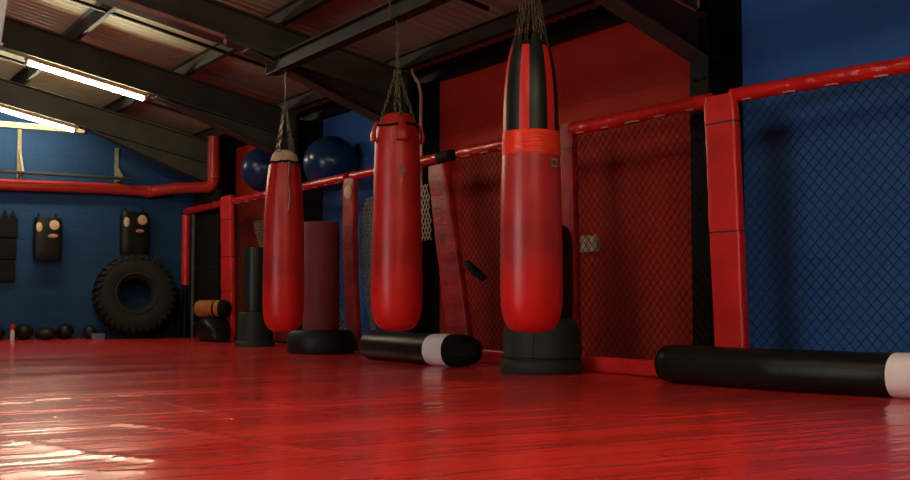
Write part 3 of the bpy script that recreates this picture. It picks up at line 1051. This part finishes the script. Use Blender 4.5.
def back(p, d):
    return V((p.x, p.y, 0)) + V((p.x, p.y, 0)).normalized() * d


A = back(fl(669, 383.5), .14); B_ = back(fl(775, 392), .14); C_ = back(fl(890, 399), .14)
D_ = C_ + (C_ - A).normalized() * .75
ra = .142
tb, pos, ltot = lying('long black punching bag with white band lying in front of the blue wall', [A, B_, C_, D_], ra,
                      [(0, 1 - .70 / ((B_ - A).length + (C_ - B_).length + .75), 'bag_body', M_black, None),
                       (1 - .70 / ((B_ - A).length + (C_ - B_).length + .75), .93, 'white_band', M_white, 'white band around the end'),
                       (.93, 1, 'bag_end', M_black, None)], .12)
d = (A - B_).normalized()
up = V((0, 0, 1)); sd = d.cross(up)
c = A + V((0, 0, ra * .96))
build('end_rim', MB().sweep([(c + d * .004, sd * ra * .90, up * ra * .90, 2), (c + d * .02, sd * ra * .90, up * ra * .9, 2), (c + d * .03, sd * ra * .80, up * ra * .8, 2), (c + d * .03, sd * ra * .7, up * ra * .7, 2), (c + d * .012, sd * ra * .66, up * ra * .66, 2)], 36), M_black, tb)

A = back(fl(371, 359.5), .12); B_ = back(fl(435, 366), .12); C_ = back(fl(479, 368.5), .12)
lt = (B_ - A).length + (C_ - B_).length
tb, pos, ltot = lying('black punching bag with white band and puckered end, lying below the middle hanging bag', [A, B_, C_], .15,
                      [(0, .71, 'bag_body', M_black, None), (.71, .83, 'white_band', M_white, 'white band near the end'), (.83, 1.0, 'bag_end', M_blackfab, 'puckered black end')], .26)

# ------------------------------------------------------------------ blue balls wedged between rail and wall
def ball(label, px, py, rpx, X):
    y = at(0, X, px, py).y
    z = zat(py, X, y)
    r = rpx / ppm(X, y)
    t = thing('exercise_ball', label, 'exercise ball', (X, y, z - r), 'blue exercise balls on the fence')
    m = MB().sphere((X, y, z), r, 40, 24)
    build('ball_skin', m, M_ball, t)
    f = (facing(X, y) * .9 + V((0, 0, 1)).cross(facing(X, y)) * .25 + V((0, 0, .1))).normalized()
    build('valve', MB().lathe(V((X, y, z)) + f * (r - .004), [(.02, 0), (.02, .008), (.008, .01)], 12, f), M_grey, t)


ball('large blue exercise ball on the rail between farthest and middle hanging bags', 331, 163.5, 28, 6.14)
ball('blue exercise ball on the rail, left of and behind the farthest hanging bag', 264, 169.5, 22.5, 6.12)

# ------------------------------------------------------------------ pipes
y = YB - .13
pts = []
x0 = at(1, y, 0, 183).x
z0 = zat(184.5, x0, y)
pts = [V((XL + 3, y, z0)), V((x0, y, z0))]
p = at(1, y, 100, 188); pts.append(p)
p = at(1, y, 150, 191.5); pts.append(p)
xv = 6.0
yv = yat(212.5, xv)
zp = zat(187, xv, yv)
a_ = at(1, y - .35, 178, 188); pts.append(a_)
zv = V((xv, yv, zp))
pts.append(a_.lerp(zv, .8))
full = []
# rounded elbow into the drop pipe
for k in range(7):
    u = k / 6 * PI / 2
    dirh = (V((a_.x, a_.y, zp)) - zv).normalized()
    full.append(zv + dirh * .13 * (1 - math.sin(u)) + V((0, 0, .13 * (1 - math.cos(u)))))
pts += full
t = thing('drain_pipe', 'red painted pipe along the blue back wall with upturned elbow at corner', 'pipe', (pts[2].x, y, pts[2].z))
build('pipe_run', MB().tube(pts, .088, 16), M_pipe, t)
build('drop_pipe', MB().tube([full[-1], V((xv, yv, rtop(xv) + .002))], .095, 16), M_pipe, t)
for pt in (pts[3], a_):
    dd = (a_ - pts[3]).normalized()
    build('pipe_collar', MB().tube([pt - dd * .06, pt + dd * .06], .100, 16), M_pipe, t)

# copper-coloured conduit on the second column
X = XC - .02
pts = [at(0, X, *p) for p in ((411.5, 66), (413, 74), (419, 84), (421, 95), (421, 130))]
pts.append(V((X, pts[-1].y, .6)))
tag(build('conduit', MB().tube(pts, .018, 8), M_copper), 'thin tan conduit with a bend running down the black column behind middle bag', 'pipe')

# ------------------------------------------------------------------ back wall fittings
# cream rail + pull-up bar
y = YB - .05
p0 = at(1, y, 84, 130.5)
mb = MB().box((XL + 4, y - .06, p0.z - .05), (p0.x, YB, p0.z + .04))
tag(build('wall_rail', mb, M_cream, bevel=.006), 'cream horizontal rail on the blue back wall under the leftmost lamp', 'rail')
yb = YB - .35
zb_ = at(1, yb, 63, 175).z
xa, xb_ = at(1, yb, -60, 172).x, at(1, yb, 130, 178).x
t = thing('pull_up_bar', 'dark pull-up bar on brackets above the red pipe on the back wall', 'bar', ((xa + xb_) / 2, yb, zb_))
build('bar', MB().tube([(xa, yb, zb_), (xb_, yb, zb_)], .024, 10), M_purlin, t)
for px in (23, 122):
    xx = at(1, yb, px, 175).x
    br = MB()
    zz = p0.z - .05 if px == 23 else at(1, y, 122, 148).z
    br.box((xx - .03, YB - .03, zb_ - .06), (xx + .03, YB - .001, zz))
    br.prism([(xx - .018, YB - .03, zz - .3), (xx + .018, YB - .03, zz - .3), (xx + .018, YB - .03, zz - .36), (xx - .018, YB - .03, zz - .36)], V((0, yb - YB + .03, zb_ - zz + .33)))
    br.box((xx - .02, yb, zb_ - .03), (xx + .02, YB - .001, zb_ + .0))
    build('bracket', br, M_bracket, t)

# striking shields on the back wall
def shield(label, x0, x1, y0, y1, discs):
    Y = YB
    yf = YB - .20
    a, b_ = at(1, yf, x0, y0), at(1, yf, x1, y1)
    c = (a.x + b_.x) / 2
    w, z1, z0 = (b_.x - a.x) / 2, a.z, b_.z
    t = thing('strike_shield', label, 'strike shield', (c, YB, z0), 'black strike shields on the back wall')
    rg = []
    for k in range(13):
        u = k / 12
        e = 1 - .10 * (abs(2 * u - 1) ** 6)
        rg.append((V((c, YB - .10 * e, z0 + (z1 - z0) * u)), V((w * e, 0, 0)), V((0, -.10 * e, 0)), 3.4))
    build('shield_body', MB().sweep(rg, 40), M_black, t, sharp=60)
    for nm, px, py, rx, rz, m in discs:
        q = at(1, yf, px, py)
        dx = q.x - c
        # seat each disc on the bulging front
        yy_ = YB - .10 - .10 * (max(0.0, 1 - abs(dx / w) ** 3.4)) ** (1 / 3.4)
        k = 1 / ppm(q.x, yf)
        mm = MB().lathe((0, 0, 0), [(1, 0), (.96, .6), (.6, .95), (.01, 1)], 24, (0, 0, 1))
        mm.v = [V((q.x + v.x * rx * k, yy_ + .012 - v.z * .028, q.z + v.y * rz * k)) for v in mm.v]
        mm.f = [tuple(reversed(f)) for f in mm.f]
        build(nm, mm, m, t)
    for s in (-1, 1):
        build('strap', MB().tube([(c + s * w * .6, YB - .06, z1 - .05), (c + s * w * .6, YB - .05, z1 + .05), (c + s * w * .6, YB - .01, z1 + .07)], .014, 6), M_blackfab, t)


shield('black strike shield with tan discs on the blue wall, left of the tyre', 35, 63, 217, 260, [('target_disc', 39.5, 227, 3, 5, M_disc), ('target_disc', 54.5, 225, 5, 5, M_disc), ('target_patch', 53, 236, 5, 2.2, M_pinkdisc)])
shield('black strike shield with tan discs hanging directly above the tyre', 122, 150, 211, 256, [('target_disc', 127, 222, 3, 5, M_disc), ('target_disc', 142.5, 220, 5, 5, M_disc), ('target_patch', 140, 231, 4.5, 1.8, M_pinkdisc)])
# segmented black mat on the wall at the far left
yf = YB - .07
a, b_ = at(1, yf, -14, 216), at(1, yf, 17, 282)
t = thing('wall_mat', 'black three-section padded mat hung on blue wall at left edge', 'mat', ((a.x + b_.x) / 2, YB, b_.z))
hh = (a.z - b_.z) / 3
for k in range(3):
    build('mat_section', MB().box((a.x, yf, b_.z + k * hh + .006), (b_.x - .03 * (2 - k) * .5, YB, b_.z + (k + 1) * hh - .006)), M_blackfab, t, bevel=.02)
for px in (5, 13):
    q = at(1, yf, px, 214)
    build('hanger', MB().prism([(q.x - .05, yf, a.z - .01), (q.x + .05, yf, a.z - .01), (q.x, yf, a.z + .12)], (0, .03, 0)), M_blackfab, t)

# ------------------------------------------------------------------ tractor tyre leaning on the back wall
Rt, Wt = .66, .46
lean = math.radians(9)
yt_ = YB - .40
pc = at(1, yt_, 135, 294.5)
cen = V((pc.x, yt_, Rt * math.cos(lean) + Wt * .5 * math.sin(lean)))
yaw = math.atan2(-cen.x, -cen.y)
axis = V((math.sin(yaw - .12) * math.cos(lean), math.cos(yaw - .12) * math.cos(lean), math.sin(lean)))
U = V((0, 0, 1)); U = (U - axis * U.dot(axis)).normalized(); W = axis.cross(U)
t = thing('tractor_tyre', 'big black tractor tyre leaning against the blue back wall', 'tyre', (cen.x, cen.y, 0))
ri = .255
prof = [(ri, -.10), (ri + .02, -.135), (ri + .07, -.165), (.45, -.175), (.54, -.165), (.59, -.14), (.615, -.09), (.62, 0), (.615, .09), (.59, .14), (.54, .165), (.45, .175), (ri + .07, .165), (ri + .02, .135), (ri, .10), (ri - .01, .09), (ri + .02, .06), (.5, .1), (.5, -.1), (ri + .02, -.06), (ri - .01, -.09)]
m_ = MB()
NT = 72
for (r, z) in prof:
    for k in range(NT):
        a = 2 * PI * k / NT
        m_.v.append(cen + axis * (z * 1.35) + (U * math.cos(a) + W * math.sin(a)) * r)
R_ = len(prof)
for r in range(R_):
    for k in range(NT):
        m_.face((r * NT + k, r * NT + (k + 1) % NT, ((r + 1) % R_) * NT + (k + 1) % NT, ((r + 1) % R_) * NT + k))
build('carcass', m_, M_tyre, t, sharp=60)
m_ = MB()
NL = 34
for s in (-1, 1):
    for k in range(NL):
        a0 = 2 * PI * (k + (.5 if s > 0 else 0)) / NL
        ring = []
        for (z, da, rr, wa) in ((s * .01, .10, .625, .026), (s * .09, .04, .625, .03), (s * .15, 0, .595, .034), (s * .172, -.01, .55, .030)):
            a = a0 + da * s
            ra_ = U * math.cos(a) + W * math.sin(a)
            ta = -U * math.sin(a) + W * math.cos(a)
            hgt = .024 if abs(z) < .16 else .009
            nrm = ra_ if abs(z) < .1 else (ra_ + axis * s * (.6 if abs(z) < .16 else 2.2)).normalized()
            ring.append((cen + axis * (z * 1.35) + ra_ * rr, ta * wa, nrm * hgt, 6))
        m_.sweep(ring, 8)
o = build('tread', m_, M_tyre, t, sharp=40)
bd = MB()
pts = [cen + axis * .226 + (U * math.cos(2 * PI * k / 48) + W * math.sin(2 * PI * k / 48)) * (ri + .06) for k in range(48)]
build('bead_ring', bd.tube(pts, .012, 8, closed=True), M_grey, t)

# ------------------------------------------------------------------ small gear on the floor by the back wall
mball = []


def floor_ball(label, px, top, bottom, m=M_black, Y=None, wide=1.0):
    Y = Y or YB - .22
    r = (bottom - top) / 2 / ppm(at(1, Y, px, 330).x, Y)
    p = at(1, Y, px, 330)
    tt = thing('medicine_ball', label, 'medicine ball', (p.x, Y, 0), 'medicine balls along the back wall')
    build('ball_skin', MB().sphere((p.x, Y, r), r * wide, 28, 16, flat=1 / wide), m, tt)
    for k in range(2):
        d1 = V((1, 0, 0)) if k else V((.3, -.95, 0))
        d2 = V((0, 0, 1))
        build('seam', MB().tube([V((p.x, Y, r)) + (d1 * wide * math.cos(2 * PI * q / 32) + d2 * math.sin(2 * PI * q / 32)) * (r - .001) for q in range(32)], .006, 6, closed=True), M_blackfab, tt)


floor_ball('black medicine ball cut off by the left edge on the floor', -2, 324, 338)
floor_ball('black medicine ball beside the small bottle at left', 23.5, 322.5, 338.5, wide=1.2)
floor_ball('black medicine ball in the middle of the row left of tyre', 46, 325.5, 338, M_blackmat, YB - .35, 1.7)
floor_ball('black medicine ball, tallest and rightmost of the row of balls', 65, 322.5, 338, wide=1.1)
floor_ball('small black medicine ball at the foot of the tyre', 90, 324, 337.5, M_blackmat, YB - .25)
p = at(1, YB - .45, 12.5, 330)
t = thing('bottle', 'small pale bottle with red cap on floor by left medicine balls', 'bottle', (p.x, p.y, 0))
build('bottle_body', MB().lathe((p.x, p.y, 0), [(.03, 0), (.034, .01), (.034, .13), (.018, .17), (.018, .18)], 16), M_bottle, t)
build('bottle_cap', MB().lathe((p.x, p.y, .18), [(.034, -.01), (.036, 0), (.034, .06), (.01, .065)], 16), M_stripe, t)
p = at(1, YB - .62, 98, 336)
t = thing('storage_box', 'small slate blue box on the floor in front of tyre foot', 'box', (p.x, p.y, 0))
build('box_body', MB().box((p.x - .09, p.y - .06, 0), (p.x + .09, p.y + .06, .075)), M_palebox, t, bevel=.008)
build('box_lid', MB().box((p.x - .095, p.y - .065, .075), (p.x + .095, p.y + .065, .095)), M_palebox, t, bevel=.006)

# black mats behind the corner
x0, x1 = at(1, 17.95, 176, 300).x, XC - .3
t = thing('crash_mat', 'black foam crash mat standing on edge in the corner right of tyre', 'mat', ((x0 + x1) / 2, 18.1, 0))
build('mat_body', MB().box((x0, 17.85, 0), (x1, 18.02, zat(288, x0, 17.9))), M_blackfab, t, bevel=.03)
build('carry_strap', MB().tube([(x0 + .3, 17.845, .35), (x0 + .3, 17.82, .42), (x0 + .3, 17.845, .49)], .012, 6), M_blackmat, t)
ya_, yb2 = yat(217, 6.02), yat(192, 6.02)
t = thing('wall_pad', 'tall black pad standing before the far corner column behind the rail', 'pad', (6.06, (ya_ + yb2) / 2, 0))
build('pad_body', MB().box((6.02, ya_, 0), (6.11, yb2, 2.35)), M_blackfab, t, bevel=.02)
build('pad_strap', MB().box((6.01, ya_ + .02, 1.1), (6.03, yb2 - .02, 1.14)), M_blackmat, t)

# orange roll bag resting on a black gear bag
p = fl(219, 342)
gx, gy = p.x - .03, p.y + .19
t = thing('gear_bag', 'slumped black gear bag on the mats under the orange bag', 'bag', (gx, gy, 0))
rg = []
for k in range(15):
    u = k / 14
    e = max(.08, math.sin(PI * (.04 + .92 * u)) ** .45)
    dz = .015 * math.sin(9 * u)
    rg.append((V((gx + .02 * math.sin(5 * u), gy - .35 + .7 * u, .185 * e + .0)), V((0, 0, .185 * e)), V((.22 * e, 0, 0)), 2.6))
build('bag_body', MB().sweep(rg, 28), M_black, t, sharp=60)
build('bag_handle', MB().tube([(gx - .19, gy - .12, .24), (gx - .25, gy - .1, .30), (gx - .26, gy, .25), (gx - .25, gy + .1, .30), (gx - .19, gy + .12, .24)], .014, 6), M_blackfab, t)
build('zip', MB().tube([(gx - .02, gy - .22, .372), (gx, gy, .374), (gx + .02, gy + .22, .372)], .007, 6), M_grey, t)
oc = V((gx - .02, gy + .02, .37 + .125))
t = thing('roll_bag', 'orange roll bag with black end lying on the black gear bag', 'bag', (oc.x, oc.y, .37))
ax = V((.62, -.72, 0)).normalized()
ax = (CR * .92 + V((CF.x, CF.y, 0)) * -.35).normalized()
rg = []
for k in range(17):
    u = k / 16
    d = u - .5
    e = min(1, math.sqrt(max(.02, 1 - (max(0, abs(d) - .36) / .145) ** 2)))
    rg.append((oc + ax * d * .5 + V((0, 0, -.01)), V((0, 0, .125)) * e, ax.cross(V((0, 0, 1))) * .135 * e, 2.2))
build('bag_body', MB().sweep(rg, 28), M_orange, t, sharp=60)
rg = []
for k in range(8):
    u = k / 7
    e = math.sqrt(max(.02, 1 - u * u))
    rg.append((oc + ax * (.19 + .14 * u) + V((0, 0, -.01)), V((0, 0, .132)) * e, ax.cross(V((0, 0, 1))) * .142 * e, 2.2))
build('bag_end', MB().sweep(rg, 28), M_blackfab, t, sharp=60, label='black end of the orange bag')
dd = ax * .10
st = [oc + dd + (V((0, 0, 1)) * math.cos(q) * .118 + ax.cross(V((0, 0, 1))) * math.sin(q) * .14) + V((0, 0, -.01)) for q in [k * 2 * PI / 24 for k in range(24)]]
build('bag_strap', MB().tube(st, .014, 6, closed=True), M_blackfab, t)

# ------------------------------------------------------------------ things up in the roof
# pale-edged dark box fixed to the first rafter's haunch
yb3 = FR[2] - .02
q = at(1, yb3, 698, 12); q2 = at(1, yb3, 676, 0)
t = thing('flood_light', 'dark box with pale metal rim fixed high on the nearest black column', 'box', (q.x - .2, yb3, q.z))
sl = (q2.z - q.z) / (q2.x - q.x)
x0, x1 = q.x - .5, q.x
def zl(x): return q.z + sl * (x - q.x)
build('box_body', MB().prism([(x0, yb3, zl(x0)), (x1, yb3, zl(x1)), (x1, yb3, zl(x1) + .4), (x0, yb3, zl(x0) + .3)], (0, .12, 0)), M_rafter, t)
build('rim', MB().tube([V((x0, yb3, zl(x0))), V((x1 - .03, yb3 - .005, zl(x1 - .03))), V((x1, yb3 - .005, zl(x1) + .03)), V((x1 + .005, yb3, zl(x1) + .4))], .011, 8), M_rust, t)
# pale grey duct end at the top left corner of the view
yd = 9.4
p0, p1 = at(1, yd, 8, 0), at(1, yd, 1.5, 43)
t = thing('air_duct', 'pale grey duct end hanging from the roof at the top left corner', 'duct', (p1.x - .2, yd, p1.z))
top = rtop(p0.x) + .02
dx = (p0.x - p1.x) / (p0.z - p1.z)
xt = p1.x + dx * (top - p1.z)
build('duct_body', MB().prism([(p1.x, yd, p1.z), (xt, yd, top), (xt - .42, yd, top), (p1.x - .36, yd, p1.z)], (0, .35, 0)), M_palegrey, t, bevel=.01)
build('hanger_rod', MB().tube([(p0.x - .25, yd + .17, top - .1), (p0.x - .25, yd + .17, rtop(p0.x - .25) + .153)], .012, 8), M_purlin, t)
build('duct_flange', MB().box((p1.x - .38, yd - .015, p1.z - .02), (p1.x + .012, yd + .365, p1.z)), M_palegrey, t, bevel=.004)

# ------------------------------------------------------------------ world: closed hall, almost no sky light
w = bpy.data.worlds.new('world')
scene.world = w
w.use_nodes = True
w.node_tree.nodes['Background'].inputs[0].default_value = (0.6, 0.7, 1, 1)
w.node_tree.nodes['Background'].inputs[1].default_value = 0.02
